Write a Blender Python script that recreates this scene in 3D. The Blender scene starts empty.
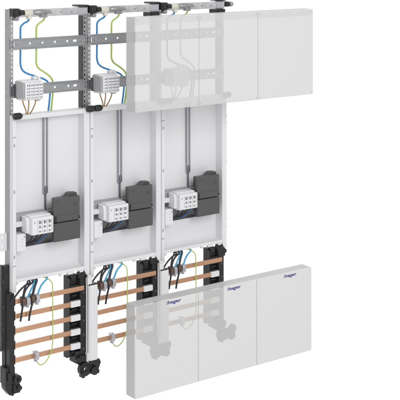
import bpy, bmesh, math, random
from mathutils import Vector
random.seed(4)
S = 0.001                     # everything below is written in millimetres
ZB = -65.0                    # puts the feet at about z = 0
sc = bpy.context.scene
COL = sc.collection

# ------------------------------------------------------------------ camera
cam_d = bpy.data.cameras.new('camera')
cam = bpy.data.objects.new('camera', cam_d)
COL.objects.link(cam)
cam.location = (-1604.666*S, -2969.679*S, (1331.198+ZB)*S)
cam.rotation_euler = (math.radians(90), 0, -0.651)
cam_d.sensor_fit = 'HORIZONTAL'
cam_d.sensor_width = 36
cam_d.lens = 36*1215.754/400
cam_d.shift_x = 0.0
cam_d.shift_y = -(200+65.06)/400
cam_d.clip_start = 0.05
cam_d.clip_end = 100
sc.camera = cam

# ------------------------------------------------------------------ studio light
sc.view_settings.view_transform = 'Standard'
sc.view_settings.look = 'None'
sc.view_settings.exposure = 0.0
sc.view_settings.gamma = 1.0
sc.cycles.transparent_max_bounces = 32
sc.cycles.max_bounces = 10
world = bpy.data.worlds.new('World')
sc.world = world
world.use_nodes = True
wt = world.node_tree
wt.nodes.clear()
wo = wt.nodes.new('ShaderNodeOutputWorld')
bg = wt.nodes.new('ShaderNodeBackground')
tc = wt.nodes.new('ShaderNodeTexCoord')
dot = wt.nodes.new('ShaderNodeVectorMath'); dot.operation = 'DOT_PRODUCT'
dot.inputs[1].default_value = Vector((0.60, 0.78, -0.18)).normalized()
ramp = wt.nodes.new('ShaderNodeValToRGB')          # a white studio sweep behind, a greyer room elsewhere
ramp.color_ramp.interpolation = 'EASE'
ramp.color_ramp.elements[0].position = 0.25
ramp.color_ramp.elements[0].color = (0.74, 0.74, 0.745, 1)
ramp.color_ramp.elements[1].position = 0.82
ramp.color_ramp.elements[1].color = (1.06, 1.06, 1.06, 1)
wt.links.new(tc.outputs['Generated'], dot.inputs[0])
wt.links.new(dot.outputs['Value'], ramp.inputs['Fac'])
wt.links.new(ramp.outputs['Color'], bg.inputs['Color'])
bg.inputs['Strength'].default_value = 1.0
wt.links.new(bg.outputs[0], wo.inputs['Surface'])

def softbox(name, loc, target, size, power):
    d = bpy.data.lights.new(name, 'AREA')
    d.shape = 'RECTANGLE'; d.size, d.size_y = size; d.energy = power
    o = bpy.data.objects.new(name, d); COL.objects.link(o)
    o.location = loc
    o.rotation_euler = (Vector(target)-Vector(loc)).to_track_quat('-Z', 'Y').to_euler()
    return o
softbox('softbox_key', (-0.15, -3.6, 2.2), (0.35, 0, 0.55), (1.5, 1.5), 50)

# ------------------------------------------------------------------ materials
def mat(name, col, rough=0.45, metal=0.0, var=0.06, scale=60, bump=0.0, spec=0.5, stretch=None):
    m = bpy.data.materials.new(name); m.use_nodes = True
    t = m.node_tree; b = t.nodes['Principled BSDF']
    b.inputs['Roughness'].default_value = rough
    b.inputs['Metallic'].default_value = metal
    b.inputs['Specular IOR Level'].default_value = spec
    co = t.nodes.new('ShaderNodeTexCoord')
    mp = t.nodes.new('ShaderNodeMapping')
    if stretch: mp.inputs['Scale'].default_value = stretch
    nz = t.nodes.new('ShaderNodeTexNoise')
    nz.inputs['Scale'].default_value = scale; nz.inputs['Detail'].default_value = 5
    mx = t.nodes.new('ShaderNodeMix'); mx.data_type = 'RGBA'
    mx.inputs[6].default_value = (*[c*(1-var) for c in col], 1)
    mx.inputs[7].default_value = (*[min(1, c*(1+var)) for c in col], 1)
    t.links.new(co.outputs['Object'], mp.inputs[0]); t.links.new(mp.outputs[0], nz.inputs['Vector'])
    t.links.new(nz.outputs['Fac'], mx.inputs[0]); t.links.new(mx.outputs[2], b.inputs['Base Color'])
    mr = t.nodes.new('ShaderNodeMapRange')
    mr.inputs['To Min'].default_value = max(0.02, rough-0.08); mr.inputs['To Max'].default_value = min(1, rough+0.08)
    t.links.new(nz.outputs['Fac'], mr.inputs['Value']); t.links.new(mr.outputs[0], b.inputs['Roughness'])
    if bump:
        bp = t.nodes.new('ShaderNodeBump'); bp.inputs['Strength'].default_value = bump; bp.inputs['Distance'].default_value = 0.0006
        n2 = t.nodes.new('ShaderNodeTexNoise'); n2.inputs['Scale'].default_value = scale*12
        t.links.new(co.outputs['Object'], n2.inputs['Vector'])
        t.links.new(n2.outputs['Fac'], bp.inputs['Height']); t.links.new(bp.outputs[0], b.inputs['Normal'])
    return m

def ghost(name, col, opacity, rough=0.4):
    """clear moulded plastic: each sheet lets part of the light through (counted once per sheet, on its outer skin)"""
    m = bpy.data.materials.new(name); m.use_nodes = True
    t = m.node_tree; b = t.nodes['Principled BSDF']
    b.inputs['Base Color'].default_value = (*col, 1); b.inputs['Roughness'].default_value = rough
    b.inputs['Specular IOR Level'].default_value = 0.3
    tr = t.nodes.new('ShaderNodeBsdfTransparent')
    ge = t.nodes.new('ShaderNodeNewGeometry')
    mt = t.nodes.new('ShaderNodeMath'); mt.operation = 'MULTIPLY_ADD'
    mt.inputs[1].default_value = -opacity; mt.inputs[2].default_value = opacity
    mx = t.nodes.new('ShaderNodeMixShader')
    m['opacity'] = opacity
    t.links.new(ge.outputs['Backfacing'], mt.inputs[0]); t.links.new(mt.outputs[0], mx.inputs['Fac'])
    t.links.new(tr.outputs[0], mx.inputs[1]); t.links.new(b.outputs[0], mx.inputs[2])
    t.links.new(mx.outputs[0], t.nodes['Material Output'].inputs['Surface'])
    return m

M = dict(
    steel=mat('galvanised_steel', (0.42, 0.42, 0.43), 0.38, 0.75, 0.32, 110, 0.15),
    rail=mat('zinc_rail', (0.40, 0.405, 0.41), 0.34, 0.7, 0.22, 70, 0.12, stretch=(0.3, 1, 2)),
    chrome=mat('bright_metal', (0.72, 0.72, 0.74), 0.22, 0.85, 0.3, 45, 0.1),
    strip=mat('dark_grey_strip', (0.075, 0.075, 0.078), 0.5, 0.0, 0.15, 60),
    white=mat('white_plastic', (0.80, 0.80, 0.81), 0.42, 0.0, 0.015, 40, 0.03),
    block=mat('terminal_white', (0.80, 0.80, 0.81), 0.4, 0.0, 0.02, 80),
    grey=mat('grey_plastic', (0.42, 0.42, 0.43), 0.5, 0.0, 0.05, 60),
    cell=mat('clamp_cell', (0.20, 0.20, 0.205), 0.5, 0.0, 0.2, 100),
    slot=mat('clamp_opening', (0.09, 0.09, 0.095), 0.55, 0.0, 0.2, 100),
    breaker=mat('anthracite_plastic', (0.082, 0.084, 0.083), 0.42, 0.0, 0.08, 120, 0.08),
    black=mat('black_plastic', (0.018, 0.018, 0.019), 0.38, 0.0, 0.25, 80, 0.08),
    copper=mat('copper', (0.68, 0.39, 0.24), 0.28, 0.55, 0.18, 60, 0.08, stretch=(0.15, 1, 1)),
    beige=mat('ivory_plastic', (0.72, 0.69, 0.60), 0.45, 0.0, 0.05, 60),
    lug=mat('cast_lug', (0.36, 0.36, 0.355), 0.35, 0.7, 0.35, 60, 0.2),
    blue=mat('blue_insulation', (0.055, 0.27, 0.58), 0.4, 0.0, 0.06, 60),
    cyan=mat('light_blue_insulation', (0.09, 0.42, 0.68), 0.4, 0.0, 0.06, 60),
    green=mat('green_yellow_insulation', (0.47, 0.62, 0.15), 0.4, 0.0, 0.1, 60),
    navyw=mat('dark_blue_insulation', (0.035, 0.10, 0.24), 0.4, 0.0, 0.1, 60),
    tan=mat('brown_insulation', (0.40, 0.25, 0.10), 0.45, 0.0, 0.12, 60),
    wblack=mat('black_insulation', (0.022, 0.024, 0.028), 0.4, 0.0, 0.2, 60),
    clamp=mat('brown_clamp', (0.14, 0.095, 0.075), 0.45, 0.2, 0.2, 60),
    silver=mat('silver_screw', (0.60, 0.60, 0.64), 0.3, 0.7, 0.1, 60),
    slotmetal=mat('slot_metal', (0.36, 0.36, 0.40), 0.35, 0.5, 0.08, 60),
    slate=mat('slot_edge', (0.22, 0.225, 0.26), 0.4, 0.5, 0.08, 60),
    navy=mat('navy_print', (0.018, 0.022, 0.21), 0.45, 0.0, 0.05, 60),
    gtop=ghost('clear_cover', (0.66, 0.66, 0.66), 0.84),
    glow=ghost('milky_cover', (0.65, 0.65, 0.645), 0.80),
    gside=ghost('cover_side', (0.60, 0.60, 0.60), 0.95),
    lipm=ghost('lip_plastic', (0.78, 0.78, 0.78), 0.5),
    seam=mat('hinge_seam', (0.50, 0.50, 0.50), 0.5, 0.0, 0.05, 60),
)

# ------------------------------------------------------------------ mesh helpers
class MB:
    def __init__(s): s.v = []; s.f = []
    def add(s, vs, fs):
        o = len(s.v); s.v += vs; s.f += [[i+o for i in f] for f in fs]; return s
    def box(s, x0, x1, y0, y1, z0, z1):
        vs = [(x, y, z) for x in (x0, x1) for y in (y0, y1) for z in (z0, z1)]
        return s.add(vs, [[0, 1, 3, 2], [4, 6, 7, 5], [0, 4, 5, 1], [2, 3, 7, 6], [0, 2, 6, 4], [1, 5, 7, 3]])
    def prism(s, prof, ax, a, b):
        n = len(prof)
        def p(q, t):
            return {'x': (t, q[0], q[1]), 'y': (q[0], t, q[1]), 'z': (q[0], q[1], t)}[ax]
        vs = [p(q, a) for q in prof]+[p(q, b) for q in prof]
        fs = [list(range(n)), list(range(n, 2*n))]+[[i, (i+1) % n, n+(i+1) % n, n+i] for i in range(n)]
        return s.add(vs, fs)
    def cyl(s, ax, c, r, a, b, n=20, r2=None):
        r2 = r if r2 is None else r2
        vs = []
        for t, rr in ((a, r), (b, r2)):
            for i in range(n):
                u, w = math.cos(2*math.pi*i/n)*rr, math.sin(2*math.pi*i/n)*rr
                vs.append({'x': (t, c[0]+u, c[1]+w), 'y': (c[0]+u, t, c[1]+w), 'z': (c[0]+u, c[1]+w, t)}[ax])
        fs = [list(range(n)), list(range(n, 2*n))]+[[i, (i+1) % n, n+(i+1) % n, n+i] for i in range(n)]
        return s.add(vs, fs)
    def ring(s, c, r0, r1, y0, y1, n=28):
        vs = []
        for y in (y0, y1):
            for r in (r0, r1):
                vs += [(c[0]+r*math.cos(2*math.pi*i/n), y, c[1]+r*math.sin(2*math.pi*i/n)) for i in range(n)]
        fs = []
        for i in range(n):
            j = (i+1) % n
            fs += [[i, j, n+j, n+i], [2*n+i, 2*n+j, 3*n+j, 3*n+i], [i, j, 2*n+j, 2*n+i], [n+i, n+j, 3*n+j, 3*n+i]]
        return s.add(vs, fs)
    def ellipsoid(s, c, r, n=20, m=12):
        vs = [(c[0], c[1], c[2]+r[2]), (c[0], c[1], c[2]-r[2])]
        for k in range(1, m):
            t = math.pi*k/m
            for i in range(n):
                a = 2*math.pi*i/n
                vs.append((c[0]+r[0]*math.sin(t)*math.cos(a), c[1]+r[1]*math.sin(t)*math.sin(a), c[2]+r[2]*math.cos(t)))
        fs = []
        for i in range(n):
            j = (i+1) % n
            fs.append([0, 2+i, 2+j]); fs.append([1, 2+(m-2)*n+j, 2+(m-2)*n+i])
            for k in range(m-2): fs.append([2+k*n+i, 2+k*n+j, 2+(k+1)*n+j, 2+(k+1)*n+i])
        return s.add(vs, fs)
    def tube(s, pts, r, n=12, sub=8):
        P = [Vector(p) for p in pts]
        C = []
        for i in range(len(P)-1):
            p0 = P[max(i-1, 0)]; p1 = P[i]; p2 = P[i+1]; p3 = P[min(i+2, len(P)-1)]
            for k in range(sub):
                t = k/sub
                C.append(0.5*((2*p1)+(p2-p0)*t+(2*p0-5*p1+4*p2-p3)*t*t+(3*p1-p0-3*p2+p3)*t**3))
        C.append(P[-1])
        vs = []; up = Vector((0.3, 1, 0.2)).normalized()
        for i, c in enumerate(C):
            d = (C[min(i+1, len(C)-1)]-C[max(i-1, 0)]).normalized()
            a = (up-d*up.dot(d)).normalized(); b = d.cross(a); up = a
            vs += [tuple(c+a*(r*math.cos(2*math.pi*k/n))+b*(r*math.sin(2*math.pi*k/n))) for k in range(n)]
        L = len(C)
        fs = [[i*n+k, i*n+(k+1) % n, (i+1)*n+(k+1) % n, (i+1)*n+k] for i in range(L-1) for k in range(n)]
        fs += [list(range(n)), list(range((L-1)*n, L*n))]
        return s.add(vs, fs)
    def perf(s, u0, u1, v0, v1, w0, w1, holes, plane='xz'):
        """a sheet with real holes: holes = (u, v, half_u, half_v, round?)"""
        def q(u, v, w): return (u, w, v) if plane == 'xz' else (w, u, v)
        us = sorted({round(x, 4) for x in [u0, u1]+[h[0]-h[2] for h in holes]+[h[0]+h[2] for h in holes]})
        vs_ = sorted({round(x, 4) for x in [v0, v1]+[h[1]-h[3] for h in holes]+[h[1]+h[3] for h in holes]})
        vid = {}
        def V(u, v, w):
            k = (round(u, 4), round(v, 4), w)
            if k not in vid: vid[k] = len(s.v); s.v.append(q(*k))
            return vid[k]
        nu, nv = len(us)-1, len(vs_)-1
        cell = {}
        for i in range(nu):
            for j in range(nv):
                cu, cv = (us[i]+us[i+1])/2, (vs_[j]+vs_[j+1])/2
                cell[i, j] = next((h for h in holes if abs(cu-h[0]) < h[2] and abs(cv-h[1]) < h[3]), None)
        def solid(i, j):
            if not (0 <= i < nu and 0 <= j < nv): return False
            h = cell[i, j]; return h is None or h[4]
        for (i, j), h in cell.items():
            a, b, c, d = us[i], us[i+1], vs_[j], vs_[j+1]
            if h is not None and not h[4]: continue
            for (di, dj, e) in ((-1, 0, ((a, c), (a, d))), (1, 0, ((b, c), (b, d))), (0, -1, ((a, c), (b, c))), (0, 1, ((a, d), (b, d)))):
                if not solid(i+di, j+dj):
                    s.f.append([V(*e[0], w0), V(*e[1], w0), V(*e[1], w1), V(*e[0], w1)])
            if h is None:
                for w in (w0, w1): s.f.append([V(a, c, w), V(b, c, w), V(b, d, w), V(a, d, w)])
            else:
                k = 5; R = []
                for e in range(4):
                    for t in range(k):
                        an = math.pi*1.25+(e+t/k)*math.pi/2
                        R.append((h[0]+h[2]*.97*math.cos(an), h[1]+h[3]*.97*math.sin(an)))
                cor = [(a, c), (b, c), (b, d), (a, d)]
                for w in (w0, w1):
                    for e in range(4):
                        s.f.append([V(*cor[e], w), V(*cor[(e+1) % 4], w)]+[V(*R[(e*k+t) % len(R)], w) for t in range(k, -1, -1)])
                for t in range(len(R)):
                    p, p2 = R[t], R[(t+1) % len(R)]
                    s.f.append([V(*p, w0), V(*p2, w0), V(*p2, w1), V(*p, w1)])
        return s
    def build(s, name, m, parent=None, bevel=0.0, seg=2, smooth=False, loc=None):
        me = bpy.data.meshes.new(name)
        me.from_pydata([(x*S, y*S, z*S) for x, y, z in s.v], [], s.f)
        bm = bmesh.new(); bm.from_mesh(me)
        bmesh.ops.recalc_face_normals(bm, faces=bm.faces)
        bm.to_mesh(me); bm.free()
        me.materials.append(M[m])
        if smooth or bevel:
            for p in me.polygons: p.use_smooth = True
            me.set_sharp_from_angle(angle=math.radians(38))
        o = bpy.data.objects.new(name, me); COL.objects.link(o)
        if parent is not None: o.parent = parent
        if loc: o.location = loc
        if bevel:
            b = o.modifiers.new('bevel', 'BEVEL'); b.width = bevel*S; b.segments = seg
            b.limit_method = 'ANGLE'; b.angle_limit = math.radians(40)
        return o

def tag(o, label, cat, group=None):
    o['label'] = label; o['category'] = cat
    if group: o['group'] = group
    return o
im = bpy.data.materials.new('clear_inner_skin'); im.use_nodes = True
im.node_tree.nodes.remove(im.node_tree.nodes['Principled BSDF'])
_tr = im.node_tree.nodes.new('ShaderNodeBsdfTransparent')
im.node_tree.links.new(_tr.outputs[0], im.node_tree.nodes['Material Output'].inputs['Surface'])
M['inner'] = im
def thing(name, label, cat, x=0, group=None):
    o = bpy.data.objects.new(name, None); COL.objects.link(o)
    o.empty_display_size = 0.02
    o.location = (x*S, 0, ZB*S)
    return tag(o, label, cat, group)
def dup(root, x, label):
    def cp(o, par):
        c = o.copy(); COL.objects.link(c)
        if par is not None:
            c.parent = par; c.matrix_parent_inverse = o.matrix_parent_inverse.copy()
        for ch in list(o.children): cp(ch, c)
        return c
    r = cp(root, None)
    r.location.x = root.location.x + x*S
    r['label'] = label
    return r
PITCH = 250.0

# ================================================================== mounting frames (posts, rails, feet)
def post(mb, x0, x1, holes_x, closed=True):
    zs = [368+12.5*i for i in range(60)]
    mb.perf(x0, x1, 356, 1126, 0, 1.6, [(holes_x, z, 1.7, 2.2 if k % 3 else 3.4, False) for k, z in enumerate(zs)])
    mb.box(x0, x0+1.5, 1.7, 26, 356, 1126)
    if closed: mb.box(x1-1.5, x1, 1.7, 26, 356, 1126)
    mb.box(x0+1.5, x1-(1.5 if closed else 3), 24.5, 26, 356, 1126)
def din_rail(parent, z, holes):
    mb = MB()
    mb.perf(12, 238, z-9.5, z+9.5, -8, -6.6, holes)
    mb.prism([(-6.5, z+9.5), (-6.5, z+8), (-2, z+8), (-2, z+15.5), (-3.4, z+15.5), (-3.4, z+9.5)], 'x', 12, 238)
    mb.prism([(-6.5, z-9.5), (-6.5, z-8), (-2, z-8), (-2, z-15.5), (-3.4, z-15.5), (-3.4, z-9.5)], 'x', 12, 238)
    r = mb.build('din_rail', 'rail', parent)
    for xa, xb in ((1.5, 12), (238, 248.5)):    # the fixing tabs at both ends lie over the posts
        b = MB(); b.perf(xa, xb, z-13, z+13, -3.6, -1.2, [((xa+xb)/2, z+6, 3, 3, True), ((xa+xb)/2, z-6, 3, 3, True)])
        b.build('end_tab', 'steel', r)
    for x in (24, 219, 230):
        c = MB(); c.cyl('y', (x, z), 4.0, -9.6, -8); c.build('rail_screw', 'steel', r, 0.5)
    return r
def foot_mesh(kind):
    mb = MB()
    if kind == 'end':
        mb.box(-21, 8, -18, 14, 104, 150)
        mb.prism([(-21, 104), (6, 104), (10, 80), (4, 70), (-8, 75), (-20, 92)], 'y', -16, 8)
        mb.ring((13, 116), 4, 12, -26, -6)
        mb.box(2, 22, -22, -8, 78, 102)
        mb.cyl('y', (18, 92), 7, -28, -6)
        mb.box(-16, -4, -24, -18, 116, 138)
    else:
        mb.box(-50, -14, -18, 14, 118, 150)
        mb.prism([(-46, 118), (-8, 118), (-6, 108), (-34, 108)], 'y', -16, 10)
        mb.ring((-20, 97), 6.5, 20, -26, -12)
        mb.ring((-20, 97), 7.5, 13, -29, -26)
        mb.prism([(-8, 112), (10, 104), (26, 118), (30, 108), (24, 94), (8, 78), (-4, 80)], 'y', -28, -4)
        mb.cyl('y', (6, 90), 12, -36, -4)
        mb.box(-40, -10, -26, -16, 120, 138)
        mb.cyl('x', (-22, 84), 8, 4, 24)
        mb.box(-34, -26, -32, -12, 76, 92)
        mb.cyl('y', (-44, 128), 7, -26, -16)
    return mb
FR = 'mounting frames of the meter fields'
def make_frame():
    t = thing('mounting_frame', 'grey perforated steel frame of the left field, its rails and posts fully uncovered', 'frame', 0, FR)
    a = MB(); post(a, 0.4, 12, 8.2, False); a.build('post', 'steel', t)
    b = MB(); post(b, 238, 249.6, 242.4); p = b.build('post', 'steel', t)
    e = MB(); e.box(236.6, 238, 1, 25, 360, 1100)
    for z in range(380, 1090, 40): e.box(235.4, 236.6, 4, 22, z, z+26)
    e.build('edge_strip', 'strip', p)
    din_rail(t, 1030, [(60, 1031, 3.4, 3.4, True), (100, 1031, 3.4, 3.4, True), (140, 1031, 3.4, 3.4, True), (180, 1031, 3.4, 3.4, True), (205, 1031, 7, 3.4, True)])
    din_rail(t, 903, [(100, 904, 3.4, 3.4, True), (140, 904, 3.4, 3.4, True), (184, 904, 3.4, 3.4, True), (206, 904, 7, 3.4, True)])
    k = MB(); k.box(10, 17, -16, -4, 884, 922); k.box(4, 10, -14, -4, 892, 914)
    k.build('rail_stop', 'slot', t, 0.8)
    # bright top rail with its clamp, sleeve and lug
    r = MB()
    r.prism([(-7, 1104), (-7, 1125), (4, 1125), (4, 1121), (-4, 1121), (-4, 1108), (4, 1108), (4, 1104)], 'x', 24, 249)
    tr = r.build('top_rail', 'chrome', t, 0.6)
    for x in (128, 160, 195):
        r = MB(); r.cyl('y', (x, 1114), 3.2, -8.2, -7); r.build('rivet', 'steel', tr, 0.4)
    r = MB(); r.box(216, 246, -9.5, -7, 1105.5, 1124)
    r.build('rail_plate', 'silver', tr, 0.5)
    c = MB()
    c.box(2, 24, -16, 8, 1107, 1129); c.box(5, 20, -18.5, -16, 1111, 1125); c.cyl('x', (-6, 1117), 9, 24, 33); c.cyl('x', (-6, 1117), 7, 33, 42)
    c.cyl('y', (29, 1117), 6.5, -20, -6)
    cc = c.build('corner_connector', 'black', t, 1.2)
    c = MB(); c.cyl('y', (17, 1101), 6.5, -15, 2); c.cyl('y', (17, 1101), 4, -17, -15, 6)
    c.build('bolt', 'steel', cc, 0.8)
    c = MB(); c.cyl('x', (-6, 1115), 8, 42, 50, r2=10); c.cyl('x', (-6, 1115), 10, 50, 60); c.cyl('x', (-6, 1115), 10, 60, 68, r2=7); c.box(52, 64, -12, 0, 1098, 1112)
    c.build('sleeve', 'beige', t, 1.0)
    c = MB(); c.ellipsoid((94, -8, 1116), (25, 9, 9)); c.cyl('x', (-8, 1116), 5, 66, 124); c.box(92, 112, -14, -2, 1101, 1110)
    c.build('cable_lug', 'lug', t, 0, smooth=True)
    c = MB(); c.box(218, 250, -12, 29, 1126.5, 1131.5); c.box(214, 222, -10, 20, 1128, 1130.5)
    c.build('top_cap', 'black', t, 1.0)
    return t
frame1 = make_frame()
frame2 = dup(frame1, PITCH, 'grey perforated steel frame of the middle field, half behind the clear upper cover')
frame3 = dup(frame1, 2*PITCH, 'grey perforated steel frame of the right field, its rails all behind the clear cover')
for f, kind in ((frame1, 'end'), (frame2, 'mid'), (frame3, 'mid')):
    foot_mesh(kind).build('foot', 'black', f, 1.0)
z = foot_mesh('mid').build('foot', 'black', frame3, 1.0); z.location.x = PITCH*S
for f in (frame2, frame3):
    q = MB(); q.box(214, 249, -10, 27, 1088, 1101); q.box(220, 246, -13, -10, 1090, 1099); q.build('post_sleeve', 'black', f, 1.0)
q = MB(); q.box(250, 262, -12, 8, 1108, 1124); q.cyl('x', (-4, 1115), 7, 262, 270); q.build('end_plug', 'black', frame3, 1.0)
q = MB(); q.ellipsoid((276, -4, 1115), (9, 8, 8)); q.build('end_knob', 'steel', frame3, 0, smooth=True)
q = MB()                                        # wall bracket at the far left edge
q.perf(-62, -0.6, 463, 512, 12, 14, [(-14, 500, 3, 3, True), (-14, 476, 3, 3, True)])
q.build('wall_bracket', 'block', frame1)
q = MB(); q.box(-60, -11.5, 20, 26, 186, 424); q.build('side_strip', 'steel', frame1, 0.6)

# ================================================================== white meter panels
def make_panel():
    t = thing('meter_panel', 'white plastic meter panel of the left field with two empty margins beside its slot', 'meter panel', 0, 'white meter panels')
    mb = MB()
    mb.perf(12, 230, 398, 822, 14, 16.5, [(110, 513, 89, 49, False)])
    mb.build('back_plate', 'white', t)
    mb = MB()
    mb.prism([(1.2, 16.5), (1.2, -16), (2.4, -18), (11.2, -18), (12, -17), (12, 16.5)], 'z', 352, 836)
    mb.prism([(230, 16.5), (230, -16.6), (231.4, -18), (247.6, -18), (248.8, -16), (248.8, 16.5)], 'z', 362, 836)
    mb.prism([(-18, 824), (-18, 834.5), (-16.5, 836), (16.5, 836), (16.5, 822), (-12, 822)], 'x', 12, 230)
    mb.prism([(-18, 379), (-18, 386), (-17, 388), (-6, 388.6), (4, 390), (10, 393), (13.8, 398), (16.5, 398), (16.5, 379)], 'x', 12, 230)
    for xa, xb in ((12, 20), (150, 160), (176, 196), (214, 230)):
        mb.prism([(xa, 379), (xb, 379), (xb-2.5, 372), (xa+2.5, 372)], 'y', -17, -6)
    mb.build('rim', 'white', t, 0.7)
    # box behind the opening
    mb = MB()
    mb.box(20, 200, 40, 42, 463, 563); mb.box(18.5, 20, 16.6, 42, 463, 563); mb.box(200, 201.5, 16.6, 42, 463, 563)
    mb.box(18.5, 201.5, 16.6, 42, 461.4, 462.9); mb.box(18.5, 201.5, 16.6, 42, 563.1, 564.6)
    mb.build('recess_box', 'grey', t)
    # steel slot strip
    mb = MB()
    mb.prism([(111.8, 13.9), (111.8, 7), (115.6, 7), (115.6, 12), (122.4, 12), (122.4, 7), (126.2, 7), (126.2, 13.9)], 'z', 606, 824)
    sl = mb.build('mounting_slot', 'slotmetal', t, 0.5)
    mb = MB(); mb.box(116.2, 121.8, 10.4, 11.9, 626, 822); mb.build('slot_channel', 'block', sl)
    mb = MB(); mb.prism([(113.4, 624), (125, 624), (125, 610), (121, 602), (117.4, 602), (113.4, 610)], 'y', 7, 13.9); mb.cyl('y', (119.2, 615), 2.6, 5.6, 7); mb.build('slide_nut', 'slate', sl, 0.6)
    mb = MB(); mb.box(117, 122, 9, 13.9, 553, 601.8); mb.build('hook_strip', 'slate', t, 0.6)
    mb = MB(); mb.cyl('y', (119.5, 553), 4.6, -2, 13.9); mb.build('hook_screw', 'silver', t, 0.6)
    # grey support rail and white side blocks in the opening
    mb = MB()
    mb.prism([(3, 536), (3, 556), (5, 558), (9, 558), (9, 563), (13, 563), (13, 536)], 'x', 12.2, 160)
    mb.build('support_rail', 'grey', t, 0.6)
    mb = MB(); mb.box(12.2, 36, -10, 2.8, 528, 542); mb.build('rail_support', 'block', t, 1.0)
    mb = MB(); mb.box(12.2, 40, -21, 13, 463, 511)
    sb = mb.build('side_block', 'block', t, 1.2)
    for xx, zz, ww, hh in ((28, 477, 2, 2), (28, 486, 2, 2), (28, 495, 2, 2), (34, 499, 3, 5)):
        mb = MB(); mb.box(xx, xx+ww, -21.6, -20.9, zz, zz+hh); mb.build('test_hole', 'grey', sb)
    for zz, w, h in ((777, 4.6, 1.3), (755, 1.9, 4.2), (628, 1.9, 4.2), (450, 1.9, 4.2), (425, 4.6, 1.3)):
        mb = MB(); mb.box(3.0-w+2.5, 3.0+w+2.5, -19.4, -17.9, zz-h, zz+h); mb.build('clip', 'grey', t, 0.4)
    return t
panel1 = make_panel()
panel1['label'] = 'white plastic meter panel of the left field, below the single black knob'
panel2 = dup(panel1, PITCH, 'white plastic meter panel of the middle field, below the pair of black knobs')
panel3 = dup(panel1, 2*PITCH, 'white plastic meter panel of the right field, its top edge under the clear cover')
for zz in (770, 748, 628, 450, 425):
    q = MB(); q.prism([(249, zz-5), (252.2, zz-3), (252.2, zz+3), (249, zz+5)], 'y', -14, -6); q.build('edge_hook', 'grey', panel3, 0.4)

def knob(x, label):
    t = thing('panel_knob', label, 'knob', x, 'black knobs on the top corners of the panels')
    mb = MB(); mb.cyl('x', (-26, 836), 7.6, -1, 4, r2=9.5); mb.cyl('x', (-26, 836), 9.5, 4, 19); mb.cyl('x', (-26, 836), 9.5, 19, 23, r2=6.5)
    mb.build('grip', 'black', t, 1.2)
    mb = MB(); mb.cyl('x', (-26, 836), 4, 23, 26); mb.cyl('y', (10, 836), 4, -18, -8); mb.build('spindle', 'slot', t, 0.5)
knob(0, 'black knob alone on the top left corner of the left white panel')
knob(PITCH-15, 'left one of the paired black knobs between left and middle panels')
knob(PITCH+10, 'right one of the paired black knobs between left and middle panels')
knob(2*PITCH-15, 'left one of two knobs ghosted behind the clear cover')
knob(2*PITCH+10, 'right one of two knobs ghosted behind the clear cover')
knob(3*PITCH-18, 'knob behind the clear cover, on the right panel\'s top right corner')

# ================================================================== terminal blocks on the lower DIN rails
def make_terminal():
    t = thing('terminal_block', 'light grey terminal block on the lower rail of the left field', 'terminal block', 0, 'terminal blocks on the lower rails')
    mb = MB()
    mb.prism([(-59, 883), (-60, 885), (-60, 927), (-58.6, 929), (-40, 930), (-40, 932.5), (-9, 932.5), (-9, 879), (-50, 880)], 'x', 17, 72)
    b = mb.build('housing', 'block', t, 0.4)
    mb = MB(); mb.prism([(-54, 886), (-56, 890), (-56, 924), (-52, 928), (-9, 930), (-9, 886)], 'x', 12, 16.8); mb.build('end_plate', 'grey', t, 0.8)
    mb = MB(); mb.prism([(-40, 880), (-40, 928), (-30, 941), (-9, 941), (-9, 872), (-30, 872)], 'x', 72.2, 79); mb.prism([(-28, 932.8), (-28, 940), (-12, 940), (-12, 932.8)], 'x', 60, 72); mb.build('end_clamp', 'block', t, 0.8)
    mb = MB()
    for i in range(4):
        x = 22+i*13
        for zz, h in ((920, 3.6), (911.5, 2.6), (903, 2.6), (894.5, 2.6), (886.5, 1.8)):
            mb.box(x, x+3.2, -60.7, -59.7, zz, zz+h)
            mb.box(x+5.4, x+8.6, -60.7, -59.7, zz, zz+h)
    mb.build('clamp_opening', 'cell', b)
    mb = MB()
    for i in range(1, 4): mb.box(17+i*13.6, 17.7+i*13.6, -60.4, -59.7, 890, 928)
    mb.build('joint_line', 'grey', b)
    return t
term1 = make_terminal()
dup(term1, PITCH, 'light grey terminal block on the lower rail of the middle field, left of clear cover')
dup(term1, 2*PITCH, 'terminal block ghosted behind the clear cover in the right field')

# white main terminals inside the panels
def make_main():
    t = thing('connection_terminal', 'white connection terminal in the left panel, beside its dark grey switch', 'connection terminal', 0, 'white connection terminals in the panels')
    mb = MB()
    mb.prism([(-48, 509), (-50, 511), (-50, 552), (-48, 555), (-34, 556), (-34, 559), (-6, 559), (-6, 509)], 'x', 44, 110)
    b = mb.build('housing', 'block', t, 0.5)
    mb = MB(); mb.prism([(-36, 514), (-36, 546), (-30, 555), (-6, 557), (-6, 514)], 'x', 34, 43.8); mb.build('end_piece', 'block', t, 0.9)
    mb = MB()
    for i in range(3):
        x = 65+i*15
        for zz, h in ((538, 9), (527, 5), (515.5, 3.4)):
            mb.box(x, x+4.6, -50.8, -49.7, zz, zz+h); mb.box(x+6.6, x+8, -50.8, -49.7, zz+1, zz+h-1)
    mb.build('clamp_opening', 'cell', b)
    mb = MB(); mb.box(50, 53.5, -50.5, -49.7, 541, 546); mb.build('marker', 'grey', b)
    mb = MB()
    for i in range(4): mb.box(60.5+i*15, 61.3+i*15, -50.4, -49.7, 514, 550)
    mb.build('joint_line', 'grey', b)
    return t
main1 = make_main()
dup(main1, PITCH, 'white connection terminal in the middle panel, beside its dark grey switch')
dup(main1, 2*PITCH, 'white connection terminal in the right panel, beside its dark grey switch')

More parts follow.
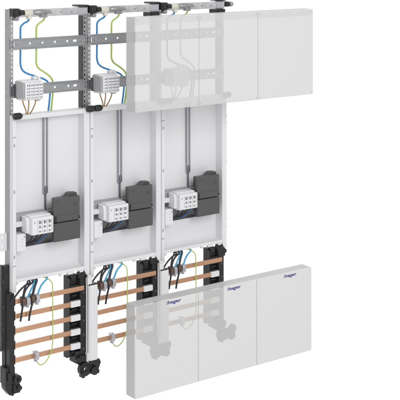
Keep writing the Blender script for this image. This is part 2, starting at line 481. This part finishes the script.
# dark grey main switches
def make_switch():
    t = thing('main_switch', 'dark grey main switch in the left panel under the open slot strip', 'main switch', 0, 'dark grey main switches')
    mb = MB(); mb.box(142, 200, -26, 13, 482, 590); mb.build('body', 'breaker', t, 1.2)
    mb = MB()
    mb.prism([(-26.2, 530.5), (-38, 530.5), (-38, 594), (-36, 597), (-26.2, 597)], 'x', 118, 203)
    u = mb.build('upper_cover', 'breaker', t, 1.2)
    mb = MB(); mb.ring((188, 575), 2.4, 5.2, -39.0, -37.8); mb.cyl('y', (188, 575), 2.2, -38.4, -37.8); mb.build('cover_screw', 'strip', u)
    mb = MB(); mb.box(118.5, 202.5, -38.6, -37.8, 549.2, 550.4); mb.build('cover_rib', 'strip', u)
    mb = MB(); mb.box(198.5, 203.3, -38.5, -30, 533, 541); mb.build('dark_notch', 'black', u, 0.5)  # small recess drawn as a black box, its dark put into the colour
    mb = MB(); mb.box(124, 136, -38.3, -37.8, 585, 589); mb.build('rating_mark', 'strip', u)
    mb = MB(); mb.prism([(-26.2, 477), (-39, 477), (-39.6, 480), (-39.6, 528), (-26.2, 529)], 'x', 118, 203.5); mb.build('lower_cover', 'breaker', t, 1.2)
    mb = MB(); mb.prism([(166, 590.2), (173, 602), (181, 605.5), (201, 604), (203, 590.2)], 'y', -25.8, -4); mb.build('rear_hump', 'strip', t, 1.6)
    mb = MB(); mb.box(112, 117.8, -37, -24, 524, 552); mb.box(118, 127, -39.4, -38.1, 531.5, 548); mb.cyl('y', (115, 540), 3.4, -40, -37); mb.build('notch_fill', 'black', t, 0.8)  # left notch filled in black: shade of the recess plus its black bits
    return t
sw1 = make_switch()
dup(sw1, PITCH, 'dark grey main switch in the middle panel, right of its white terminal')
dup(sw1, 2*PITCH, 'dark grey main switch in the right panel, nearest the panel group\'s right edge')

# ================================================================== busbars and their holders
BZ = [329-40*i for i in range(5)]
def make_holder():
    t = thing('busbar_holder', 'black busbar holder at the right side of the left field, carrying white end caps', 'busbar holder', 0, 'black busbar holders')
    mb = MB()
    mb.box(179, 214, -6, 12, 134, 366)
    mb.box(216.2, 236, -19, 14, 132, 358); mb.box(214, 216.2, -14, 12, 136, 360)
    mb.box(179, 183, -18.6, -6, 140, 362)
    for z in BZ:
        mb.box(183, 214, -18.6, -6, z-11, z+11)
        mb.box(190, 210, -14, -6, z-22, z-17)
    mb.box(226, 244, -16, 4, 336, 366); mb.prism([(208, 358), (214, 374), (222, 368), (230, 376), (237, 362), (232, 352)], 'y', -20, -4)
    mb.cyl('y', (240, 352), 7, -20, 0); mb.cyl('y', (196, 362), 9, -16, 0)
    b = mb.build('body', 'black', t, 1.0)
    for z in BZ:
        mb = MB(); mb.cyl('y', (227, z-14), 4, -20.5, -19, 6); mb.build('fixing_screw', 'strip', b, 0.4)
    for z in BZ[1:]:
        mb = MB(); mb.box(181, 212, -28, -18.8, z-8.5, z+8.5); mb.build('end_cap', 'white', t, 1.6)
    return t
h1 = make_holder()
dup(h1, PITCH, 'black busbar holder at the right of the middle field, meeting the lower cover\'s top edge')
dup(h1, 2*PITCH, 'black busbar holder at the far right, its lower half behind the milky cover')
t = thing('side_support', 'tall black side support carrying the bar ends at the far left', 'busbar support', 0)
mb = MB(); mb.box(-13, -0.6, 0, 19, 146, 424); mb.box(-11, 4, -22, 0, 138, 352); mb.box(-0.6, 7, -16, 26, 150, 350)
for z in BZ: mb.box(3, 9, -19, -8, z-12, z+12)
mb.build('body', 'black', t, 1.0)
for z in (190, 250, 310, 380):
    mb = MB(); mb.cyl('x', (8, z), 5, -14.2, -13); mb.build('fixing_screw', 'strip', t, 0.3)

def make_column(x, label):
    t = thing('post_cover', label, 'post cover', x, 'white post covers between the busbar sections')
    mb = MB(); mb.prism([(-15, -21), (-15, -33), (-11, -38), (10, -38), (15, -34), (15, -21)], 'z', 122, 336); mb.build('shell', 'white', t, 1.2, 3)
    mb = MB(); mb.box(-18, -3, -34, -20.9, 338, 357); mb.cyl('z', (-10, -28), 6, 357, 364); mb.build('top_latch', 'white', t, 1.2)
    mb = MB(); mb.box(-14, 14, -36, -22, 335, 339); mb.build('dark_gap', 'black', t, 0.5)  # black strip in place of an open gap, its shade put into the colour
    mb = MB(); mb.prism([(-12, 122.2), (15, 122.2), (19, 108), (10, 104), (-8, 114)], 'y', -37, -22); mb.build('bottom_cap', 'black', t, 0.8)
    mb = MB(); mb.box(-19, -15.2, -33, -21, 120, 145); mb.build('side_lug', 'white', t, 0.8)
    return t
make_column(PITCH, 'white post cover between the left and middle busbars, standing on a black foot')
make_column(2*PITCH, 'white post cover between the middle and right busbars, cut by the milky cover')

words = ['topmost', 'second from top', 'third from top', 'fourth from top', 'lowest']
sides = ['left', 'middle', 'right']
def make_bar(i, k):
    z = BZ[k]
    x0 = 6 if i == 0 else -8
    x1 = 226 if k == 0 else 205
    mb = MB(); mb.box(x0, x1, -23.6, -18.7, z-6.5, z+6.5)
    o = mb.build('busbar', 'copper', None, 0.5)
    return o
first = [make_bar(0, 0), make_bar(0, 1), make_bar(1, 0), make_bar(1, 1)]
for o in first: COL.objects.unlink(o)
for i in range(3):
    for k in range(5):
        src = first[(2 if i else 0)+(1 if k else 0)]
        o = src.copy(); COL.objects.link(o)
        o.location = (i*PITCH*S, 0, (ZB-(40*(k-1) if k else 0))*S)
        tag(o, '%s copper busbar of the five in the %s field' % (words[k], sides[i]), 'busbar', 'copper busbars')
for o in first: bpy.data.objects.remove(o)

# ================================================================== wires
def wire(pts, r, m, label, group, x=0):
    mb = MB(); mb.tube(pts, r)
    o = mb.build('wire', m, None, 0, smooth=True)
    o.location = (x*S, 0, ZB*S)
    return tag(o, label, 'wire', group)
def rep(o, labels):
    for i in (1, 2):
        c = o.copy(); COL.objects.link(c); c.location.x += i*PITCH*S; c['label'] = labels[i-1]
G1 = 'blue and green wires of the upper section'
Y = 8
w = wire([(60, -8, 1104), (62, 0, 1098), (60, 6, 1091), (50, Y, 1086), (41, Y, 1078), (39, Y, 1064), (39, Y, 1000), (39, Y, 974), (45, Y, 957), (61, Y, 946), (89, Y, 936), (115, Y, 926), (128, Y, 915), (133, Y, 898), (135, Y+6, 866), (135, 22, 828), (135, 22, 800)], 2.7, 'blue',
         'blue wire bending down behind the rails of the left field', G1)
rep(w, ['blue wire bending down behind the rails of the middle field', 'faint blue wire behind the clear cover in the right field'])
w = wire([(106, -8, 1104), (110, 0, 1098), (109, 6, 1091), (100, Y, 1085), (91, Y, 1077), (89, Y, 1062), (89, Y, 1000), (89, Y, 974), (96, Y, 959), (112, Y, 948), (128, Y, 937), (139, Y, 925), (143, Y, 908), (144, Y+6, 866), (144, 22, 828), (144, 22, 800)], 2.6, 'green',
         'green and yellow wire bending down behind the rails of the left field', G1)
rep(w, ['green and yellow wire at the clear cover\'s left edge, in the middle field', 'faint green wire behind the clear cover in the right field'])
G2 = 'short brown wires under the terminal blocks'
for pts, nm in (([(23, -32, 880), (27, -31, 868), (38, -24, 850), (46, -12, 837), (48, -8, 830)], 'left'),
                ([(42, -32, 880), (44, -30, 868), (48, -20, 850), (52, -10, 837), (53, -8, 830)], 'middle'),
                ([(64, -32, 880), (64, -30, 868), (62, -20, 850), (59, -10, 837), (58, -8, 830)], 'right')):
    w = wire(pts, 1.8, 'tan', '%s of the three short brown wires under the left terminal block' % nm, G2)
    rep(w, ['%s of three short brown wires under the middle field\'s terminal block' % nm, '%s of three short brown wires under the clear cover' % nm])
G3 = 'dark wires from the white connection terminals'
for k, (xa, xb, m, c) in enumerate(((56, 54, 'wblack', 'black'), (73, 62, 'wblack', 'black'), (87, 70, 'wblack', 'black'), (101, 84, 'navyw', 'dark blue'))):
    nth = ('first', 'second', 'third', 'fourth')[k]
    w = wire([(xa, -28, 513), (xa, -28, 502), ((xa+xb)/2, -18, 488), (xb, 2, 474), (xb, 30, 466.5)], 2.5, m,
             '%s wire, %s from the left under the left panel\'s white terminal' % (c, nth), G3)
    rep(w, ['%s wire, %s from the left under the middle panel\'s white terminal' % (c, nth), '%s wire, %s from the left under the right panel\'s white terminal' % (c, nth)])
G4 = 'wires hanging in front of the busbars'
low = [
    ([(90, 22, 402), (84, 0, 378), (77, -18, 374), (66, -26, 360), (60, -28, 344), (57, -26, 334)], 2.2, 'navyw', 'dark blue wire tucked behind the second black hanging wire', 'of the left field'),
    ([(62, 22, 402), (57, 0, 378), (47, -16, 373), (34, -24, 360), (28, -27, 344), (26, -27, 334)], 2.2, 'wblack', 'short black wire ending in the first clamp of the topmost busbar', 'of the left field'),
    ([(66, 22, 402), (60, 0, 377), (52, -22, 374), (33, -30, 371), (15, -31, 360), (0, -31, 345), (-8, -29, 334), (-10, -20, 322)], 2.6, 'wblack', 'outermost black wire curving from the panel toward the left edge', 'of the left field'),
    ([(74, 22, 402), (68, 0, 377), (60, -24, 375), (41, -32, 368), (29, -34, 354), (24, -35, 333), (21, -34, 306), (17, -32, 276)], 2.7, 'wblack', 'black wire hanging past the first clamp of the topmost busbar', 'of the left field'),
    ([(80, 22, 402), (74, 0, 377), (66, -22, 375), (54, -31, 362), (42, -32, 343), (38, -31, 326)], 2.5, 'cyan', 'light blue wire between the two black hanging wires', 'of the left field'),
    ([(86, 22, 402), (79, 0, 377), (70, -24, 375), (59, -32, 360), (53, -34, 341), (51, -36, 320), (46, -34, 296), (43, -32, 273)], 2.7, 'wblack', 'black wire hanging past the second clamp of the topmost busbar', 'of the left field'),
    ([(122, 22, 402), (117, 2, 377), (109, -18, 375), (96, -28, 372), (83, -31, 363), (74, -32, 348), (70, -31, 332)], 2.6, 'cyan', 'light blue wire arching to the last clamp of the topmost busbar', 'of the left field'),
    ([(100, 22, 402), (102, 4, 378), (107, -18, 376), (116, -27, 367), (120, -28, 351), (120, -29, 287), (120, -29, 203), (116, -29, 176), (103, -30, 154), (88, -31, 144), (74, -32, 147), (67, -31, 160)], 1.5, 'green', 'thin green wire looping down to the lowest busbar clamp', 'of the left field'),
]
for pts, r, m, lab, tail in low:
    w = wire(pts, r, m, lab+' '+tail, G4)
    rep(w, [lab+' of the middle field', lab+' of the right field'])

def make_clamp(x, z, m, label):
    t = bpy.data.objects.new('busbar_clamp', None); COL.objects.link(t); t.empty_display_size = .01
    t.location = (x*S, 0, (z+ZB)*S); tag(t, label, 'clamp', 'wire clamps on the busbars')
    mb = MB()
    mb.prism([(-18.6, -9), (-36, -9), (-38, -6), (-38, 9), (-34, 13), (-18.6, 13), (-18.6, 7), (-23.8, 7), (-23.8, -7), (-18.6, -7)], 'x', -5.5, 5.5)
    mb.build('body', m, t, 0.8)
    mb = MB(); mb.cyl('z', (0, -31), 3.6, -15, -9); mb.cyl('z', (0, -31), 2.2, 13, 16); mb.build('screw', 'silver', t, 0.5)
    mb = MB(); mb.box(-5, 5, -30, -24, -14, -9.2); mb.build('pressure_plate', 'silver', t, 0.6)
    return t
cl = [(27, 327, 'clamp', 'first'), (40, 325, 'silver', 'second'), (55, 329, 'clamp', 'third'), (70, 327, 'silver', 'fourth')]
for x, z, m, nm in cl:
    c = make_clamp(x, z, m, '%s wire clamp from the left on the left field\'s topmost busbar' % nm)
    dup(c, PITCH, '%s wire clamp from the left on the middle field\'s topmost busbar' % nm)
    dup(c, 2*PITCH, '%s wire clamp from the left on the right field\'s topmost busbar' % nm)
c = make_clamp(67, 170, 'silver', 'silver clamp holding the green wire on the left field\'s lowest busbar')
dup(c, PITCH, 'silver clamp holding the green wire on the middle field\'s lowest busbar')
dup(c, 2*PITCH, 'silver clamp on the right field\'s lowest busbar, behind the milky cover')

# ================================================================== the two covers, hung off in front
W, X0, YF, YBk = 655.2, 281.8, -200.0, -155.0
def make_cover(name, label, z0, z1, m, lower):
    W = 655.2 if lower else 661.5
    t = bpy.data.objects.new(name, None); COL.objects.link(t); t.empty_display_size = .02
    t.location = (X0*S, 0, (z0+ZB)*S); tag(t, label, 'cover')
    H = z1-z0
    mb = MB()
    w = 2.2
    y0 = YF+3.03
    mb.box(0, w, y0, YBk, 0, H); mb.box(W-w, W, y0, YBk, 0, H)
    mb.box(w, W-w, y0, YBk, 0, w); mb.box(w, W-w, y0, YBk, H-w, H)
    body = mb.build('surround', 'gside', t)
    body.data.materials.append(M['inner'])          # the inside skin of the moulded walls is clear: each wall counts once
    c = Vector((W/2*S, (YF+YBk)/2*S, H/2*S))
    for p in body.data.polygons:
        if (abs(p.normal.y) < .5 and p.normal.dot(p.center-c) < 0) or abs(p.normal.y) > .5: p.material_index = 1
    if not lower:
        mb = MB(); mb.box(2.4, W-2.4, YF+3.4, YF+8, H-20, H-2.4); mb.build('top_lip', 'lipm', t)
    d = W/3
    for i in range(3):
        a, b = i*d+(0 if i == 0 else .5), (i+1)*d-(0 if i == 2 else .5)
        mb = MB(); mb.box(a, b, YF, YF+3, 0, H)
        door = mb.build('door', m, t, 1.0, 3)
        if i:
            s = MB(); s.box(i*d-.45, i*d+.45, YF+1.0, YF+3, 1, H-1); s.build('seam', 'seam', body)
        if lower:
            cu = bpy.data.curves.new('lettering', 'FONT'); cu.body = ':hager'; cu.size = 0.0175; cu.extrude = 0.0003; cu.resolution_u = 6; cu.offset = 0.00022
            cu.align_x = 'CENTER'; cu.align_y = 'CENTER'
            tmp = bpy.data.objects.new('tmp', cu); COL.objects.link(tmp)
            bpy.context.view_layer.update()
            me = bpy.data.meshes.new_from_object(tmp.evaluated_get(bpy.context.evaluated_depsgraph_get()))
            bpy.data.objects.remove(tmp)
            me.materials.clear(); me.materials.append(M['navy'])
            xs = [v.co.x for v in me.vertices]; k = 0.051/(max(xs)-min(xs))
            for v in me.vertices: v.co.x *= k; v.co.y *= 0.72
            lo = bpy.data.objects.new('logo', me); COL.objects.link(lo); lo.parent = door
            lo.location = ((i*d+130)*S, (YF-0.4)*S, (H-9.5)*S); lo.rotation_euler = (math.radians(90), 0, 0)
        else:
            for xx in (a+6, b-6):
                for zz in (7, H-7):
                    s = MB(); s.cyl('y', (xx, zz), 1.8, YF-.6, YF-.05); s.build('corner_pin', 'seam', door)
    return t
make_cover('upper_cover', 'clear three-door upper cover floating in front of the frame tops', 841.3, 1103, 'gtop', False)
make_cover('lower_cover', 'milky three-door lower cover with small navy lettering on each door', 52.9, 308, 'glow', True)
